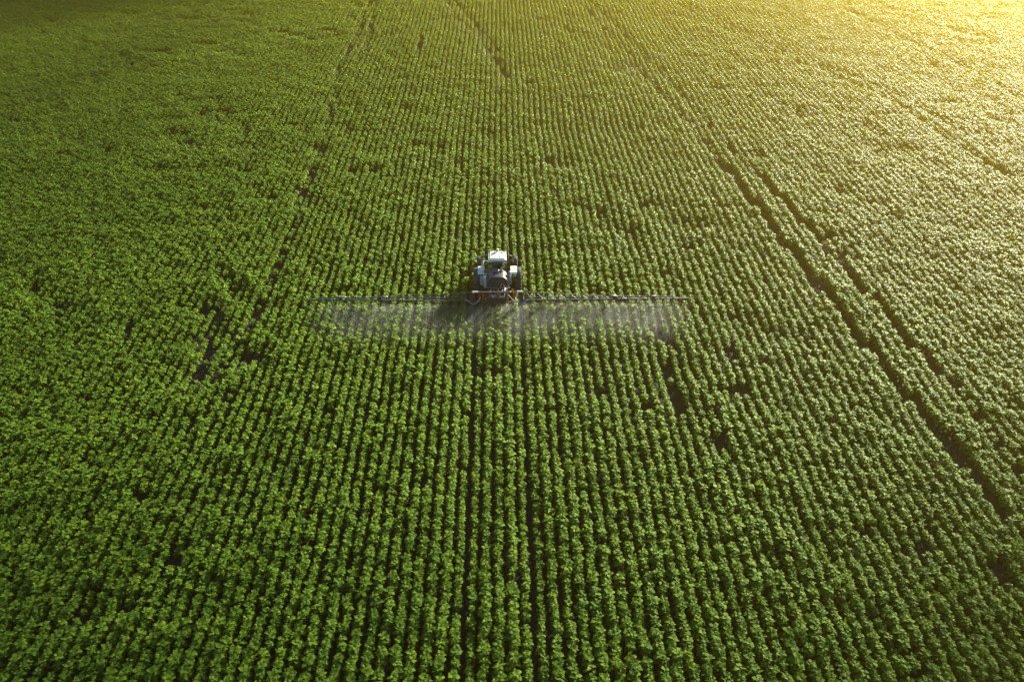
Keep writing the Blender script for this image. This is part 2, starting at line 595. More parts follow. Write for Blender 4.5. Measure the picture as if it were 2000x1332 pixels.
ng.interface.new_socket('Geometry', in_out='OUTPUT', socket_type='NodeSocketGeometry')
gi, go = ng.nodes.new('NodeGroupInput'), ng.nodes.new('NodeGroupOutput')
iop = ng.nodes.new('GeometryNodeInstanceOnPoints')
ci = ng.nodes.new('GeometryNodeCollectionInfo')
ci.inputs['Collection'].default_value = src
ci.inputs['Separate Children'].default_value = True
ci.inputs['Reset Children'].default_value = True
iop.inputs['Pick Instance'].default_value = True


def named(name, dt):
    nn = ng.nodes.new('GeometryNodeInputNamedAttribute')
    nn.data_type = dt
    nn.inputs['Name'].default_value = name
    return nn.outputs['Attribute']


ng.links.new(gi.outputs[0], iop.inputs['Points'])
ng.links.new(ci.outputs[0], iop.inputs['Instance'])
ng.links.new(named('pick', 'INT'), iop.inputs['Instance Index'])
ng.links.new(named('turn', 'FLOAT_VECTOR'), iop.inputs['Rotation'])
ng.links.new(named('grow', 'FLOAT_VECTOR'), iop.inputs['Scale'])
ng.links.new(iop.outputs[0], go.inputs[0])
mod = field.modifiers.new('rows', 'NODES')
mod.node_group = ng

# ------------------------------------------------------------------ tractor (built in its own frame: +y is the way it drives)
T = empty('tractor', (TX, TY, 0))
tag(T, 'pale green tractor driving away up the rows with a dark tank on its back', 'tractor')

bm = bmesh.new()
add_box(bm, (0, 0.2, 0.98), (0.62, 1.5, 0.62), 0.06)
add_box(bm, (0, 2.0, 0.95), (0.52, 2.3, 0.5), 0.05)
add_tube(bm, [(-1.52, 0, 1.0), (1.52, 0, 1.0)], 0.13, 14)
add_tube(bm, [(-1.32, 2.75, 0.72), (1.32, 2.75, 0.72)], 0.10, 12)
add_box(bm, (0, 2.75, 0.8), (0.4, 0.4, 0.5), 0.05)
for s in (-1, 1):
    add_beam(bm, (s * 0.42, -0.3, 0.75), (s * 0.46, -1.3, 0.72), 0.07, 0.12)
link_bm('chassis', bm, M['dkgreen'], T)

bm = bmesh.new()
prof = [(-0.43, 1.20), (-0.46, 1.55), (-0.40, 1.86), (-0.25, 1.97), (0.25, 1.97), (0.40, 1.86), (0.46, 1.55), (0.43, 1.20)]
ys_ = [(1.45, 0.72), (2.2, 0.70), (2.9, 0.64), (3.2, 0.55), (3.32, 0.42)]
rings = []
for yy, k in ys_:
    rings.append([bm.verts.new((u * (0.8 + 0.2 * k), yy, 1.2 + (v - 1.2) * k)) for u, v in prof])
for a_, b_ in zip(rings[:-1], rings[1:]):
    for k in range(len(prof) - 1):
        bm.faces.new((a_[k], a_[k + 1], b_[k + 1], b_[k]))
bm.faces.new(rings[0][::-1]); bm.faces.new(rings[-1])
hood = link_bm('hood', bm, M['green'], T)
bm = bmesh.new()
for k in range(6):
    add_box(bm, (0, 3.325, 1.225 + 0.05 * k), (0.5, 0.03, 0.025))
link_bm('grille', bm, M['black'], hood)
for s in (-1, 1):
    bm = bmesh.new()
    add_box(bm, (s * 0.24, 3.30, 1.50), (0.16, 0.10, 0.09), 0.02)
    link_bm('headlight', bm, M['bright'], hood)

# cab
cab = empty('cab')
cab.parent = T
bm = bmesh.new()
add_box(bm, (0, 0.72, 1.22), (1.36, 1.36, 0.20), 0.03)
add_box(bm, (0, 0.10, 1.48), (1.30, 0.09, 0.42), 0.02)
for s in (-1, 1):
    add_box(bm, (s * 0.64, 0.62, 1.46), (0.06, 1.0, 0.34), 0.015)
link_bm('cab_base', bm, M['dkgreen'], cab)
for s in (-1, 1):
    for (y0, y1) in ((0.08, -0.02), (1.36, 1.20)):
        bm = bmesh.new()
        add_beam(bm, (s * 0.66, y0, 1.30), (s * 0.655, y1, 2.74), 0.075, 0.09)
        link_bm('pillar', bm, M['black'] if s < 0 else M['tank'], cab)
bm = bmesh.new()
add_box(bm, (0, 0.56, 2.84), (1.46, 1.34, 0.20), 0.075)
add_box(bm, (0, 0.56, 2.955), (1.16, 1.04, 0.05), 0.02)
roof = link_bm('roof', bm, M['mint'], cab)
bm = bmesh.new()
for xx in (-0.44, -0.22, 0.18, 0.40):
    add_box(bm, (xx, 0.56, 2.983), (0.014, 0.98, 0.008))
add_box(bm, (0.58, 1.02, 2.955), (0.09, 0.07, 0.05))
link_bm('roof_groove', bm, M['steel'], roof)
bm = bmesh.new()
bmesh.ops.create_uvsphere(bm, u_segments=18, v_segments=12, radius=0.125)
bmesh.ops.translate(bm, vec=(0, 1.14, 3.10), verts=bm.verts)
for f in bm.faces: f.smooth = True
add_tube(bm, [(0, 1.14, 2.9), (0, 1.14, 3.04)], 0.06, 12)
link_bm('receiver_dome', bm, M['dome'], roof)
bm = bmesh.new()
add_tube(bm, [(-0.62, 1.12, 2.88), (-0.62, 1.12, 3.0), (-0.62, 1.12, 3.08), (-0.62, 1.12, 3.11)], [0.065, 0.065, 0.05, 0.02], 12)
link_bm('beacon', bm, M['amber'], roof)
bm = bmesh.new()
add_tube(bm, [(-0.78, 1.0, 2.8), (-0.80, 1.0, 3.05), (-0.80, 1.0, 3.62)], [0.022, 0.016, 0.010], 6)
link_bm('antenna', bm, M['bright'], roof)
bm = bmesh.new()
add_tube(bm, [(0.78, 1.05, 2.8), (0.79, 1.05, 3.1), (0.80, 1.05, 3.6)], [0.022, 0.016, 0.010], 6)
link_bm('antenna', bm, M['bright'], roof)
for s in (-1, 1):
    bm = bmesh.new()
    add_box(bm, (s * 0.5, -0.13, 2.80), (0.18, 0.06, 0.10), 0.02)
    link_bm('work_light', bm, M['mint'], roof)


def pane(pts):
    b = bmesh.new()
    v = [Vector(p) for p in pts]
    nrm = (v[1] - v[0]).cross(v[3] - v[0]).normalized() * 0.004
    lo = [b.verts.new(p - nrm) for p in v]
    hi = [b.verts.new(p + nrm) for p in v]
    b.faces.new(lo[::-1]); b.faces.new(hi)
    for k in range(4):
        b.faces.new((lo[k], lo[(k + 1) % 4], hi[(k + 1) % 4], hi[k]))
    return b


link_bm('window', pane([(-0.61, 0.065, 1.70), (0.61, 0.065, 1.70), (0.61, -0.01, 2.72), (-0.61, -0.01, 2.72)]), M['glass'], cab)
link_bm('window', pane([(-0.61, 1.36, 1.45), (0.61, 1.36, 1.45), (0.61, 1.22, 2.72), (-0.61, 1.22, 2.72)]), M['glass'], cab)
for s in (-1, 1):
    link_bm('window', pane([(s * 0.665, 0.14, 1.66), (s * 0.665, 1.28, 1.66), (s * 0.658, 1.14, 2.72), (s * 0.658, 0.06, 2.72)]), M['glass'], cab)
bm = bmesh.new()
add_box(bm, (0, 0.55, 1.60), (0.50, 0.48, 0.14), 0.04)
add_box(bm, (0, 0.33, 1.92), (0.46, 0.12, 0.56), 0.045)
add_box(bm, (0, 0.58, 1.43), (0.3, 0.3, 0.24), 0.02)
link_bm('seat', bm, M['fabric'], cab)
bm = bmesh.new()
ring = [(0.17 * math.cos(2 * math.pi * k / 20), 1.00 + 0.12 * math.sin(2 * math.pi * k / 20), 1.98 + 0.12 * math.sin(2 * math.pi * k / 20)) for k in range(21)]
add_tube(bm, ring, 0.016, 6, cap=False)
add_tube(bm, [(0, 1.28, 1.45), (0, 1.00, 1.98)], 0.03, 8)
link_bm('steering_wheel', bm, M['black'], cab)
bm = bmesh.new()
add_box(bm, (0, 1.24, 1.66), (0.5, 0.16, 0.34), 0.04)
add_box(bm, (0.36, 1.05, 1.95), (0.20, 0.05, 0.15), 0.02)
link_bm('dashboard', bm, M['black'], cab)


# wheels
def wheel(x_c, y_c, rad, w, lugs):
    W = empty('wheel')
    W.parent = T
    W.location = (x_c, y_c, rad)
    b = bmesh.new()
    h = w / 2
    prof = [(-h * 0.78, rad * 0.60), (-h * 0.98, rad * 0.72), (-h, rad * 0.84), (-h * 0.86, rad * 0.945), (-h * 0.5, rad * 0.962), (0, rad * 0.967),
            (h * 0.5, rad * 0.962), (h * 0.86, rad * 0.945), (h, rad * 0.84), (h * 0.98, rad * 0.72), (h * 0.78, rad * 0.60), (-h * 0.78, rad * 0.60)]
    add_lathe_x(b, prof, (0, 0, 0), 48)
    for k in range(lugs):
        for s in (-1, 1):
            a0 = 2 * math.pi * (k + (0.5 if s > 0 else 0)) / lugs
            m_ = Matrix.Rotation(a0, 3, 'X')
            tl = Matrix.Rotation(s * 0.75, 3, 'Z')
            vs = add_box(b, (0, 0, 0), (w * 0.60, rad * 0.075, rad * 0.05), rot=tl)
            bmesh.ops.translate(b, vec=(s * w * 0.25, 0, rad * 0.972), verts=vs)
            bmesh.ops.rotate(b, cent=(0, 0, 0), matrix=m_, verts=vs)
    link_bm('tyre', b, M['rubber'], W)
    b = bmesh.new()
    sgn = 1 if x_c > 0 else -1
    prof = [(-h * 0.8, rad * 0.61), (-h * 0.5, rad * 0.56), (sgn * h * 0.1, rad * 0.53), (sgn * h * 0.2, rad * 0.30), (sgn * h * 0.45, rad * 0.22), (sgn * h * 0.45, 0.004)]
    if sgn < 0:
        prof = [(-p[0] if i < 2 else p[0], p[1]) for i, p in enumerate(prof)]
    add_lathe_x(b, prof, (0, 0, 0), 32)
    prof = [(-h * 0.8, rad * 0.61), (-h * 0.3, rad * 0.555), (h * 0.3, rad * 0.555), (h * 0.8, rad * 0.61)]
    add_lathe_x(b, prof, (0, 0, 0), 32)
    for k in range(8):
        a0 = 2 * math.pi * k / 8
        yy, zz = rad * 0.26 * math.cos(a0), rad * 0.26 * math.sin(a0)
        add_tube(b, [(sgn * h * 0.15, yy, zz), (sgn * h * 0.42, yy, zz)], 0.02, 6)
    link_bm('rim', b, M['rim'], W)


for s in (-1, 1):
    wheel(s * 1.72, 0, 1.0, 0.42, 22)
    wheel(s * 1.50, 2.75, 0.70, 0.36, 18)


# rear fenders: arched plate over the inside of each wheel, with a box-like rear face
def fender(s):
    F = empty('fender')
    F.parent = T
    b = bmesh.new()
    path = [(0.98, 1.35), (0.85, 1.72), (0.50, 1.93), (0.05, 2.0), (-0.42, 1.97), (-0.60, 1.90)]
    inner = [(yy * 0.965, zz - 0.035) for yy, zz in path]
    poly = path + inner[::-1]
    xa, xb = sorted((s * 1.06, s * 1.58))
    add_extrude(b, poly, 'x', xa, xb)
    link_bm('fender_top', b, M['mint'], F)
    b = bmesh.new()
    poly = [(0.95, 1.33), (0.82, 1.69), (0.48, 1.89), (0.05, 1.96), (-0.42, 1.93), (-0.58, 1.86), (-0.66, 1.0), (-0.2, 0.95), (0.6, 0.95)]
    xa, xb = sorted((s * 1.05, s * 1.09))
    add_extrude(b, poly, 'x', xa, xb)
    link_bm('fender_side', b, M['green'], F)
    b = bmesh.new()
    add_box(b, (s * 1.11, -0.67, 1.40), (0.055, 0.05, 0.95), 0.01)
    link_bm('fender_lit_edge', b, M['mint'], F)  # pale strip puts the light on the green fender's rear edge into colour
    b = bmesh.new()
    if s < 0:
        add_box(b, (s * 1.28, -0.69, 1.36), (0.26, 0.05, 0.86), 0.015)
        add_box(b, (s * 1.28, -0.725, 1.00), (0.24, 0.03, 0.10), 0.01)
        o = link_bm('rear_panel', b, M['mint'], F)
    else:
        add_box(b, (s * 1.34, -0.69, 1.50), (0.40, 0.05, 0.44), 0.015)
        o = link_bm('rear_panel', b, M['black'], F)
    b = bmesh.new()
    add_box(b, (s * 1.52, -0.72, 1.43), (0.16, 0.06, 0.17), 0.02)
    link_bm('tail_light', b, M['orange'], F)


fender(-1)
fender(1)

# mirrors on arms
for s in (-1, 1):
    Mr = empty('mirror')
    Mr.parent = T
    b = bmesh.new()
    add_tube(b, [(s * 0.70, 1.30, 2.55), (s * 1.05, 1.38, 2.40), (s * 1.22, 1.36, 2.30)], 0.026, 8)
    add_tube(b, [(s * 0.70, 1.30, 1.85), (s * 1.05, 1.38, 1.95), (s * 1.22, 1.36, 2.0)], 0.020, 8)
    link_bm('mirror_arm', b, M['bright'], Mr)
    b = bmesh.new()
    add_box(b, (s * 1.28, 1.36, 2.10), (0.20, 0.09, 0.66), 0.04)
    link_bm('mirror_housing', b, M['dkgreen'] if s > 0 else M['black'], Mr)

bm = bmesh.new()
add_tube(bm, [(0.83, 1.50, 1.35), (0.83, 1.50, 1.75), (0.83, 1.50, 2.60)], [0.07, 0.11, 0.11], 14)
add_tube(bm, [(0.83, 1.50, 2.58), (0.83, 1.50, 3.15), (0.83, 1.46, 3.27)], [0.055, 0.055, 0.055], 12)
link_bm('exhaust', bm, M['black'], T)
# steps below the left door
bm = bmesh.new()
for k, zz in enumerate((0.62, 0.92, 1.20)):
    add_box(bm, (-0.86, 0.98, zz), (0.34, 0.28, 0.04))
for yy in (0.86, 1.1):
    add_box(bm, (-1.04, yy, 0.92), (0.03, 0.03, 0.66))
link_bm('step', bm, M['black'], T)
# tall pale green pole standing by the left fender
bm = bmesh.new()
add_tube(bm, [(-1.13, -0.42, 1.1), (-1.13, -0.38, 2.1), (-1.12, -0.30, 2.95)], [0.04, 0.045, 0.03], 8)
link_bm('marker_pole', bm, M['mint'], T)

# ------------------------------------------------------------------ driver
def person(loc):
    me = bpy.data.meshes.new('person')
    V, E, Rr = [], [], []
    def j(p, r):
        V.append(p); Rr.append(r)
        return len(V) - 1
    def bone(a, b):
        E.append((a, b))
        return b
    pel = j((0, 0, 0.10), 0.135)
    ab = bone(pel, j((0, 0.0, 0.26), 0.125))
    ch = bone(ab, j((0, 0.01, 0.42), 0.15))
    nk0 = bone(ch, j((0, 0.02, 0.53), 0.075))
    nk = bone(nk0, j((0, 0.03, 0.60), 0.056))
    jaw = bone(nk, j((0, 0.055, 0.67), 0.082))
    bone(jaw, j((0, 0.045, 0.77), 0.092))
    for s in (-1, 1):
        sh = bone(ch, j((s * 0.19, 0.01, 0.47), 0.062))
        el = bone(sh, j((s * 0.24, 0.13, 0.24), 0.043))
        wr = bone(el, j((s * 0.16, 0.37, 0.30), 0.028))
        pa = bone(wr, j((s * 0.15, 0.43, 0.32), 0.032))
        for k in range(4):
            f1 = bone(pa, j((s * (0.15 + 0.018 * (k - 1.5)), 0.475, 0.335 + 0.004 * k), 0.010))
            f2 = bone(f1, j((s * (0.15 + 0.018 * (k - 1.5)), 0.490 + 0.004 * k, 0.31), 0.009))
            bone(f2, j((s * (0.15 + 0.018 * (k - 1.5)), 0.470, 0.29), 0.008))
        t1 = bone(wr, j((s * 0.115, 0.42, 0.315), 0.012))
        bone(t1, j((s * 0.10, 0.455, 0.305), 0.009))
        hip = bone(pel, j((s * 0.10, 0.08, 0.08), 0.095))
        kn = bone(hip, j((s * 0.13, 0.46, 0.10), 0.065))
        an = bone(kn, j((s * 0.12, 0.52, -0.27), 0.042))
        bone(an, j((s * 0.13, 0.66, -0.33), 0.038))
    me.from_pydata(V, E, [])
    o = bpy.data.objects.new('person', me)
    COL.objects.link(o)
    sm = o.modifiers.new('skin', 'SKIN')
    for i, r in enumerate(Rr):
        me.skin_vertices[0].data[i].radius = (r, r)
    me.skin_vertices[0].data[0].use_root = True
    ss = o.modifiers.new('sub', 'SUBSURF')
    ss.levels = ss.render_levels = 2
    dg = bpy.context.evaluated_depsgraph_get()
    ev = o.evaluated_get(dg)
    nm = bpy.data.meshes.new_from_object(ev)
    o.modifiers.clear()
    o.data = nm
    nm.materials.clear()
    nm.materials.append(M['shirt']); nm.materials.append(M['skin'])
    for p in nm.polygons:
        c = p.center
        p.use_smooth = True
        p.material_index = 1 if (c.z > 0.565 or (c.y > 0.35 and c.z > 0.2)) else 0
    o.location = loc
    b = bmesh.new()
    bmesh.ops.create_uvsphere(b, u_segments=20, v_segments=14, radius=0.112)
    for v in b.verts:
        v.co.y *= 1.08
        if v.co.z < -0.02: v.co.z = -0.02 + (v.co.z + 0.02) * (1.0 if v.co.y < 0 else 0.1)
        if v.co.y > 0.02 and v.co.z < 0.05: v.co.y *= 0.55
    bmesh.ops.translate(b, vec=(0, 0.035, 0.775), verts=b.verts)
    link_bm('hair', b, M['hair'], o, smooth=True)
    b = bmesh.new()
    add_tube(b, [(0, 0.135, 0.75), (0, 0.165, 0.715), (0, 0.145, 0.705)], [0.008, 0.016, 0.012], 8)
    for s in (-1, 1):
        add_tube(b, [(s * 0.092, 0.04, 0.745), (s * 0.108, 0.03, 0.735), (s * 0.10, 0.04, 0.70)], [0.012, 0.02, 0.010], 8)
        bmesh.ops.create_uvsphere(b, u_segments=8, v_segments=6, radius=0.011, matrix=Matrix.Translation((s * 0.034, 0.135, 0.755)))
    add_box(b, (0, 0.132, 0.672), (0.045, 0.012, 0.012), 0.004)
    link_bm('face', b, M['skin'], o, smooth=True)
    return o


drv = person((TX - 0.10, TY + 0.48, 1.58))
tag(drv, 'driver seated inside the tractor cab with reddish brown hair', 'person')

# ------------------------------------------------------------------ mounted field sprayer
S = empty('field_sprayer', (TX, TY, 0))
tag(S, 'dark ribbed tank with long grey spray boom carried behind the tractor', 'crop sprayer')


def arch(hw, z0, z1, n=22, p=2.6):
    """outline of the tank: superellipse top, flatter bottom"""
    pts = []
    zc = z0 + 0.40 * (z1 - z0)
    for k in range(2 * n):
        a = 2 * math.pi * k / (2 * n)
        c, s_ = math.cos(a), math.sin(a)
        e = 2.0 / p
        u = hw * math.copysign(abs(c) ** e, c)
        v = (z1 - zc) * abs(s_) ** e if s_ >= 0 else -(zc - z0) * abs(s_) ** e
        pts.append((u, zc + v))
    return pts


bm = bmesh.new()
rings = []
prof = [(-0.30, 0.55), (-0.34, 0.86), (-0.42, 0.97), (-0.52, 1.0)]
yy = -0.52
for k in range(4):      # raised ribs along the barrel
    prof += [(yy - 0.05, 1.0), (yy - 0.075, 1.03), (yy - 0.135, 1.03), (yy - 0.16, 1.0)]
    yy -= 0.21
prof += [(-1.38, 1.0), (-1.43, 1.04), (-1.50, 1.04), (-1.52, 0.99), (-1.49, 0.93), (-1.44, 0.86), (-1.43, 0.5), (-1.43, 0.05)]
for (py, k) in prof:
    o_ = arch(0.83, 1.02, 2.24)
    rings.append([bm.verts.new((u * k, py, 1.55 + (v - 1.55) * k)) for u, v in o_])
for a_, b_ in zip(rings[:-1], rings[1:]):
    m_ = len(a_)
    for k in range(m_):
        f = bm.faces.new((a_[k], a_[(k + 1) % m_], b_[(k + 1) % m_], b_[k]))
        f.smooth = True
bm.faces.new(rings[0]); bm.faces.new(rings[-1][::-1])
tank = link_bm('tank', bm, M['tank'], S)
bm = bmesh.new()
add_tube(bm, [(-0.16, -0.72, 2.20), (-0.16, -0.72, 2.33), (-0.16, -0.72, 2.34), (-0.16, -0.72, 2.42), (-0.16, -0.72, 2.44)], [0.27, 0.27, 0.31, 0.31, 0.26], 24)
add_box(bm, (-0.16, -0.72, 2.455), (0.42, 0.06, 0.05), 0.015)
link_bm('tank_lid', bm, M['lid'], tank)
bm = bmesh.new()
add_tube(bm, [(0.30, -0.62, 2.20), (0.30, -0.62, 2.31), (0.30, -0.62, 2.33)], [0.16, 0.16, 0.13], 18)
add_tube(bm, [(0.14, -0.98, 2.25), (0.14, -0.98, 2.36)], 0.03, 8)
link_bm('filler_neck', bm, M['black'], tank)
bm = bmesh.new()
ringp = [(-0.12 + 0.34 * math.cos(a), -1.465, 1.45 + 0.25 * math.sin(a)) for a in np.linspace(0.0, math.pi * 2, 25)]
add_tube(bm, ringp, 0.018, 6, cap=False)
link_bm('sump_ring', bm, M['steel'], tank)
bm = bmesh.new()
add_tube(bm, [(0.40, -1.46, 1.62), (0.33, -1.60, 1.66), (0.27, -1.70, 1.52), (0.20, -1.80, 1.30), (0.10, -1.92, 1.12)], 0.035, 8)
add_tube(bm, [(0.40, -1.44, 1.62), (0.48, -1.55, 1.64), (0.50, -1.65, 1.5)], 0.03, 8)
link_bm('hose', bm, M['hose'], tank)

# pale side tank on the left, grey hose loop on the right
bm = bmesh.new()
add_box(bm, (-0.985, -1.05, 1.60), (0.24, 0.62, 1.02), 0.05)
for zz in (1.3, 1.6, 1.9):
    add_box(bm, (-0.985, -1.368, zz), (0.20, 0.02, 0.03))
side_tank = link_bm('side_tank', bm, M['mint'], S)
bm = bmesh.new()
add_tube(bm, [(-0.985, -1.0, 2.1), (-0.985, -1.0, 2.19)], 0.07, 14)
link_bm('cap', bm, M['black'], side_tank)
bm = bmesh.new()
add_tube(bm, [(0.98, -0.75, 2.0), (0.98, -0.75, 2.16), (0.98, -0.75, 2.24), (0.98, -0.75, 2.28)], [0.13, 0.13, 0.10, 0.04], 16)
add_tube(bm, [(1.0, -0.78, 2.1), (1.0, -1.0, 1.95), (1.0, -1.1, 1.6), (0.95, -1.2, 1.2), (0.9, -1.3, 1.0)], 0.028, 8)
add_box(bm, (0.98, -0.75, 1.55), (0.22, 0.26, 0.95), 0.03)
link_bm('filter_housing', bm, M['greyhose'], S)

# carrying frame between hitch and boom
bm = bmesh.new()
for s in (-1, 1):
    add_beam(bm, (s * 0.60, -0.35, 0.98), (s * 0.60, -1.75, 0.98), 0.09, 0.12)
    add_beam(bm, (s * 0.60, -1.72, 0.95), (s * 0.60, -1.72, 1.70), 0.09, 0.09)
    add_beam(bm, (s * 0.55, -1.75, 1.62), (s * 0.55, -2.95, 1.75), 0.06, 0.08)
    add_beam(bm, (s * 0.55, -1.75, 1.05), (s * 0.55, -2.95, 1.18), 0.06, 0.08)
    add_beam(bm, (s * 0.60, -0.35, 0.98), (s * 0.60, -0.35, 1.5), 0.08)
add_beam(bm, (-0.60, -1.1, 0.955), (0.60, -1.1, 0.955), 0.08)
link_bm('carrying_frame', bm, M['steel'], S)
bm = bmesh.new()
add_beam(bm, (-0.98, -1.80, 1.42), (1.02, -1.80, 1.42), 0.055, 0.055)
link_bm('cross_rail', bm, M['bright'], S)
# valves, pipes and couplings packed behind the tank
bm = bmesh.new()
add_tube(bm, [(-0.30, -2.15, 1.40), (-0.06, -2.40, 1.26)], 0.06, 10)
add_tube(bm, [(-0.62, -2.1, 1.35), (-0.50, -2.1, 1.35)], 0.07, 10)
add_tube(bm, [(-0.86, -2.4, 1.42), (-0.62, -2.45, 1.42)], 0.055, 10)
for xx, yy, zz in ((-0.55, -2.65, 1.30), (0.12, -2.25, 1.38), (0.20, -2.5, 1.25), (0.70, -2.7, 1.9), (0.62, -2.4, 1.45), (-0.72, -2.55, 1.55)):
    add_box(bm, (xx, yy, zz), (0.13, 0.12, 0.10), 0.02)
link_bm('valve_block', bm, M['bright'], S)
bm = bmesh.new()
for k in range(7):
    xx = -0.7 + 0.21 * k
    add_tube(bm, [(xx, -1.85, 1.15), (xx + 0.05, -2.05, 1.45 + 0.05 * (k % 3)), (xx - 0.06 + 0.05 * (k % 2), -2.4, 1.35), (xx, -2.75, 1.10), (xx * 1.4, -2.95, 1.05)], 0.028, 7)
link_bm('hose_bundle', bm, M['black'], S)
bm = bmesh.new()
add_tube(bm, [(0.62, -1.95, 1.48), (0.55, -2.15, 1.42), (0.57, -2.45, 1.30), (0.48, -2.7, 1.20)], 0.045, 8)
add_tube(bm, [(0.10, -1.9, 1.42), (0.02, -2.1, 1.50), (0.14, -2.3, 1.42), (-0.02, -2.5, 1.25)], 0.033, 8)
link_bm('pale_hose', bm, M['hose'], S)

# centre frame of the boom
BY = -3.0
bm = bmesh.new()
HW = 1.96
add_beam(bm, (-HW, BY, 1.86), (HW, BY, 1.86), 0.09, 0.10)
add_beam(bm, (-HW, BY, 0.93), (HW, BY, 0.93), 0.08, 0.08)
for zz in (1.30, 1.40):
    add_beam(bm, (-0.75, BY + 0.06, zz), (0.62, BY + 0.06, zz), 0.06, 0.05)
for xx in (-1.35, -0.75, -0.05, 0.08, 0.62, 1.35):
    add_beam(bm, (xx, BY, 0.94), (xx, BY, 1.84), 0.06, 0.06)
add_beam(bm, (-1.30, BY, 0.97), (-0.78, BY, 1.80), 0.05)
add_beam(bm, (1.30, BY, 0.97), (0.66, BY, 1.80), 0.05)
frame = link_bm('boom_frame', bm, M['steel'], S)
bm = bmesh.new()
add_box(bm, (-0.05, BY + 0.10, 1.12), (1.50, 0.05, 0.32), 0.01)
add_box(bm, (0.70, BY + 0.04, 1.40), (0.20, 0.10, 0.72), 0.02)
link_bm('frame_plate', bm, M['black'], frame)
for s in (-1, 1):
    bm = bmesh.new()
    add_box(bm, (s * 1.90, BY - 0.02, 1.36), (0.20, 0.18, 1.02), 0.02)
    link_bm('hinge_post', bm, M['steel'], frame)
    bm = bmesh.new()
    add_box(bm, (s * 1.72, BY - 0.02, 1.93), (0.44, 0.20, 0.06), 0.012)
    link_bm('hinge_plate', bm, M['bright'], frame)
bm = bmesh.new()
add_tube(bm, [(0.68, BY - 0.03, 1.88), (1.15, BY - 0.03, 1.88)], 0.05, 10)
link_bm('ram', bm, M['green'], frame)
for xx, w_, z0, z1, m_ in ((-1.10, 0.10, 1.28, 1.84, 'red'), (-1.42, 0.06, 1.05, 1.80, 'red'), (1.30, 0.19, 1.40, 1.80, 'orange'), (1.16, 0.16, 1.92, 2.16, 'orange'), (0.80, 0.06, 1.0, 1.35, 'red')):
    bm = bmesh.new()
    add_box(bm, (xx, BY - 0.08, (z0 + z1) / 2), (w_, 0.06, z1 - z0), 0.015)
    if m_ == 'orange':
        add_tube(bm, [(xx + 0.03, BY - 0.10, z0 + 0.05), (xx + 0.10, BY - 0.15, z0 - 0.12), (xx + 0.16, BY - 0.10, z0 - 0.18)], 0.028, 7)
    link_bm('hose_sleeve', bm, M[m_], frame)
for s in (-1, 1):
    bm = bmesh.new()
    add_tube(bm, [(s * 1.30, BY - 0.05, 1.45), (s * 1.50, BY - 0.12, 1.18), (s * 1.70, BY - 0.16, 0.90), (s * 1.95, BY - 0.16, 0.84), (s * 2.20, BY - 0.10, 1.02), (s * 2.55, BY - 0.05, 1.22)], 0.035, 8)
    link_bm('feed_hose', bm, M['greyhose'], frame)
bm = bmesh.new()
add_box(bm, (1.74, BY - 0.14, 1.14), (0.10, 0.08, 0.22), 0.02)
add_box(bm, (1.84, BY - 0.14, 1.02), (0.24, 0.08, 0.06), 0.02)
add_box(bm, (0.92, BY - 0.1, 1.52), (0.12, 0.08, 0.10), 0.02)
add_box(bm, (1.38, BY - 0.1, 1.02), (0.16, 0.08, 0.08), 0.02)
link_bm('coupling', bm, M['bright'], frame)

nozzle_me = None


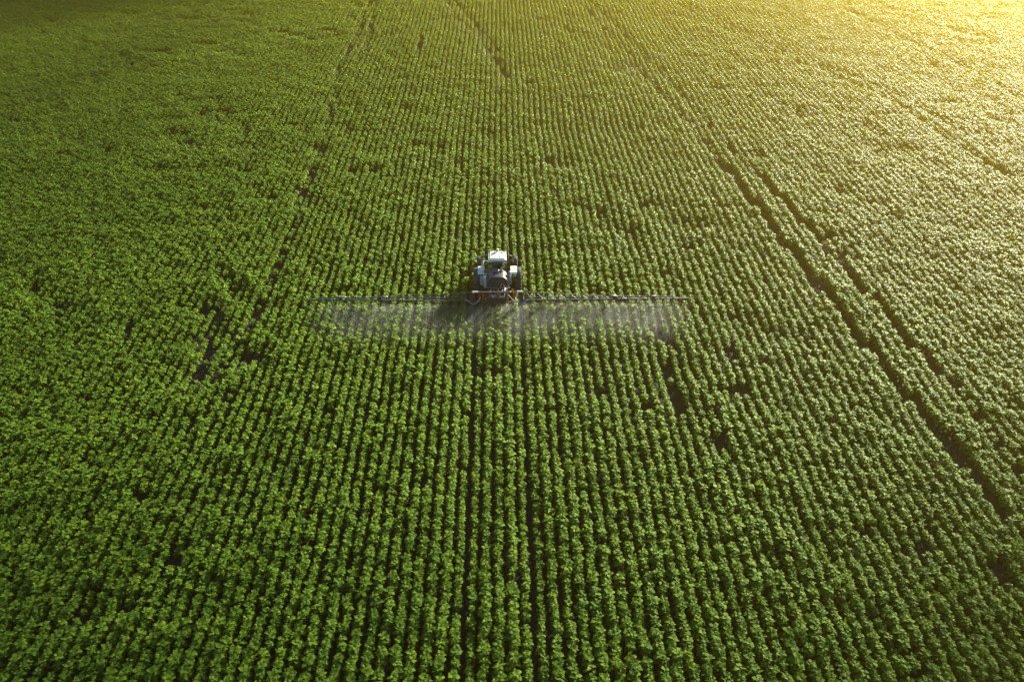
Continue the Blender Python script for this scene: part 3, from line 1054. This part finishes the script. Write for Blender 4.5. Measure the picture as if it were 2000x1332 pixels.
def wing(s, tip_rise):
    """one half of the boom: tall lattice inside, slim folded-out section outside"""
    global nozzle_me
    L0, L1, L2 = 2.02, 9.2, 15.05
    def zl(d): return 1.10 + tip_rise * (d - L0) / (L2 - L0)
    def zu(d):
        if d < L1: return zl(d) + 0.76 - (0.76 - 0.26) * (d - L0) / (L1 - L0)
        return zl(d) + 0.24 - 0.10 * (d - L1) / (L2 - L1)
    b = bmesh.new()
    def P(d, z, dy=0.0): return (s * d, BY + dy, z)
    # rails
    tw = 0.040 if s > 0 else 0.024
    add_beam(b, P(L0, zu(L0)), P(L1, zu(L1)), tw, tw + 0.015)
    add_beam(b, P(L0, zl(L0)), P(L1, zl(L1)), 0.075, 0.07)
    add_beam(b, P(L0 + 0.3, zl(L0) + 0.17, 0.10), P(L1, zl(L1) + 0.15, 0.10), 0.05, 0.06)
    add_beam(b, P(L1 - 0.3, zl(L1) + 0.02), P(L2, zl(L2)), 0.07, 0.065)
    add_beam(b, P(L1 - 0.2, zu(L1)), P(L2 - 1.2, zu(L2 - 1.2)), 0.05, 0.06)
    # posts and diagonals
    nb = 8
    for k in range(nb + 1):
        d = L0 + 0.15 + (L1 - L0 - 0.2) * k / nb
        add_beam(b, P(d, zl(d)), P(d, zu(d)), 0.045 if k % 2 else 0.07)
    for k in range(10):
        d = L1 + (L2 - L1 - 1.3) * k / 9
        add_beam(b, P(d, zl(d)), P(d, zu(d)), 0.04)
    add_box(b, P(L1, zl(L1) + 0.12), (0.34, 0.16, 0.30), 0.02)
    add_box(b, P(12.2, zl(12.2) + 0.10), (0.26, 0.14, 0.22), 0.02)
    for k in range(nb):
        d0 = L0 + 0.2 + (L1 - L0 - 0.2) * k / nb
        d1 = d0 + (L1 - L0 - 0.2) / nb * 0.62
        add_beam(b, P(d0, zu(d0) - 0.03, -0.03), P(d1, zl(d1) + 0.06, -0.03), 0.030, mi=1)
    for d0 in (9.6, 10.4, 11.2, 12.9, 13.6):
        add_beam(b, P(d0, zu(d0), -0.04), P(d0 + 0.5, zl(d0) + 0.04, -0.04), 0.035, mi=1)
    w = link_bm('boom_wing', b, [M['steel'], M['brace']], S)
    b = bmesh.new()
    add_tube(b, [P(L1 - 0.7, zu(L1) + 0.05), P(L1 + 0.1, zu(L1) + 0.06)], 0.045, 10)
    add_tube(b, [P(11.7, zu(11.7) + 0.05), P(12.4, zu(12.4) + 0.06)], 0.04, 10)
    link_bm('ram', b, M['bright'], w)
    b = bmesh.new()
    add_tube(b, [P(L0 + 0.2, zl(L0) - 0.07, -0.06), P(L1, zl(L1) - 0.07, -0.06), P(L2 - 0.1, zl(L2) - 0.06, -0.06)], 0.022, 7)
    link_bm('spray_line', b, M['black'], w)
    if nozzle_me is None:
        b = bmesh.new()
        add_tube(b, [(0, 0, 0.02), (0, 0, -0.05), (0, 0, -0.09), (0, 0, -0.12)], [0.03, 0.03, 0.022, 0.014], 8)
        add_box(b, (0, 0, 0.0), (0.05, 0.08, 0.04), 0.008)
        nozzle_me = bpy.data.meshes.new('nozzle')
        b.to_mesh(nozzle_me); b.free()
        nozzle_me.materials.append(M['black'])
    for k in range(26):
        d = L0 + 0.25 + 0.5 * k
        if d > L2: break
        o = bpy.data.objects.new('nozzle', nozzle_me)
        COL.objects.link(o)
        o.parent = w
        o.location = P(d, zl(d) - 0.09, -0.06)
    return w


wing(-1, 0.22)
wing(1, 0.03)

# ------------------------------------------------------------------ spray mist drifting back from the boom
def mat_mist():
    m = bpy.data.materials.new('spray_mist')
    m.use_nodes = True
    nt = m.node_tree
    N, L = nt.nodes, nt.links
    N.remove(N['Principled BSDF'])
    out = N['Material Output']
    v = N.new('ShaderNodeVolumePrincipled')
    v.inputs['Color'].default_value = (0.96, 0.98, 1.0, 1)
    v.inputs['Anisotropy'].default_value = 0.35
    tc = N.new('ShaderNodeTexCoord')
    sp = N.new('ShaderNodeSeparateXYZ')
    L.new(tc.outputs['Object'], sp.inputs[0])
    def rng_(src, a, b_, c, d):
        r = N.new('ShaderNodeMapRange'); r.interpolation_type = 'SMOOTHSTEP'
        for k, vv in zip(('From Min', 'From Max', 'To Min', 'To Max'), (a, b_, c, d)): r.inputs[k].default_value = vv
        L.new(src, r.inputs['Value'])
        return r.outputs['Result']
    def mul(a, b_):
        q = N.new('ShaderNodeMath'); q.operation = 'MULTIPLY'
        L.new(a, q.inputs[0])
        if isinstance(b_, float): q.inputs[1].default_value = b_
        else: L.new(b_, q.inputs[1])
        return q.outputs[0]
    back = mul(rng_(sp.outputs['Y'], -5.7, 0.4, 0.0, 1.0), rng_(sp.outputs['Y'], -0.35, 0.15, 1.0, 0.0))
    high = mul(rng_(sp.outputs['Z'], 0.7, 1.25, 1.0, 0.0), rng_(sp.outputs['X'], -15.5, -10.5, 0.0, 1.0))
    high = mul(high, rng_(sp.outputs['X'], 11.5, 15.5, 1.0, 0.0))
    mp = N.new('ShaderNodeMapping')
    mp.inputs['Scale'].default_value = (1.5, 0.22, 0.4)
    mp.inputs['Rotation'].default_value = (0, 0, R(-18))
    L.new(tc.outputs['Object'], mp.inputs['Vector'])
    nz = N.new('ShaderNodeTexNoise'); nz.inputs['Scale'].default_value = 1.3; nz.inputs['Detail'].default_value = 4
    L.new(mp.outputs['Vector'], nz.inputs['Vector'])
    den = mul(mul(mul(back, high), rng_(nz.outputs['Fac'], 0.2, 0.8, 0.55, 1.35)), 0.165)
    L.new(den, v.inputs['Density'])
    L.new(v.outputs['Volume'], out.inputs['Volume'])
    m.cycles.volume_step_rate = 0.08
    return m


bm = bmesh.new()
add_box(bm, (0, -2.75, 0.68), (31.2, 6.0, 1.16))
mist = link_bm('spray_mist', bm, mat_mist())
mist.location = (TX, TY + BY, 0)
tag(mist, 'thin pale spray mist drifting over the rows behind the boom', 'spray mist', kind='stuff')

# ------------------------------------------------------------------ golden volume added to make the glow at the upper right
def mat_glow_haze():
    m = bpy.data.materials.new('added_golden_glow')
    m.use_nodes = True
    nt = m.node_tree
    N, L = nt.nodes, nt.links
    N.remove(N['Principled BSDF'])
    v = N.new('ShaderNodeVolumePrincipled')
    v.inputs['Color'].default_value = (1.0, 0.73, 0.10, 1)
    v.inputs['Density'].default_value = 0.00135
    v.inputs['Anisotropy'].default_value = 0.88
    L.new(v.outputs['Volume'], N['Material Output'].inputs['Volume'])
    m.cycles.homogeneous_volume = True
    return m


bm = bmesh.new()
add_box(bm, (0, 2000, 17.0), (12400, 10400, 36.0))
tag(link_bm('glow_haze', bm, mat_glow_haze()), 'added golden volume over the whole field, making the glow towards the low sun', 'glow_haze', kind='stuff')

# ------------------------------------------------------------------ top-left cloud, plus unseen puffs added to dim the left and near side
def cover(px, py):
    """share of the sun the added puffs take at a place of the field, top-left cloud band included"""
    def ss(a, b, v):
        t = min(1, max(0, (v - a) / (b - a)))
        return t * t * (3 - 2 * t)
    c = 0.55 * ss(840, 60, px)
    c = 1 - (1 - c) * (1 - 0.66 * ss(690, 1310, py))
    c = 1 - (1 - c) * (1 - 0.35 * ss(1500, 2000, px) * ss(650, 1150, py))
    band = ss(70, 25, py + 0.11 * px) * ss(720, 420, px)
    return 1 - (1 - c) * (1 - 0.95 * band)


bm = bmesh.new()
rc = random.Random(9)
base = bmesh.new()
bmesh.ops.create_icosphere(base, subdivisions=1, radius=1.0)
puff = bpy.data.meshes.new('puff')
base.to_mesh(puff); base.free()
CELL = 5.0
AREA = math.pi * 1.5 * 1.25
puffs = []
for gx in np.arange(-150, 95, CELL):
    for gy in np.arange(-20, 205, CELL):
        X, Y = gx + rc.uniform(0, CELL), gy + rc.uniform(0, CELL)
        a_, b_, z_ = to_px(X, Y, 0.7)
        if z_ < 5: a_, b_ = 1000, 1400
        c = cover(max(-150, min(2150, a_)), max(-5, min(1400, b_)))
        want = -math.log(max(1e-3, 1 - c)) / AREA * CELL * CELL * math.sin(R(SUN_EL))
        for _ in range(int(want + rc.random())):
            puffs.append((gx + rc.uniform(0, CELL), gy + rc.uniform(0, CELL)))
for (X, Y) in puffs:
    D = (400 + rc.uniform(-18, 18)) / math.sin(R(SUN_EL))
    c = Vector((X, Y, 0.7)) + SUN_DIR * D
    k = len(bm.verts)
    bm.from_mesh(puff)
    bm.verts.ensure_lookup_table()
    vs = bm.verts[k:]
    s1, s2, ph = 1.5 * rc.uniform(0.8, 1.25), 1.25 * rc.uniform(0.8, 1.25), rc.uniform(0, 6)
    for v in vs:
        q = v.co
        w_ = 1 + 0.18 * math.sin(3 * q.x + ph) * math.cos(4 * q.y - ph) + 0.12 * math.sin(5 * q.z + 2 * ph)
        v.co = Vector((q.x * s1, q.y * s1, q.z * s2)) * w_ + c
for f in bm.faces: f.smooth = True
tag(link_bm('cloud_and_shade_puffs', bm, mat_basic('shade_puff_white', (0.8, 0.8, 0.8), 1.0, noise=0.0, spec=0.0)), 'unseen cloud and added puffs that dim the left and near side of the field', 'cloud', kind='stuff')
print('puffs', len(puffs), 'plants', n)
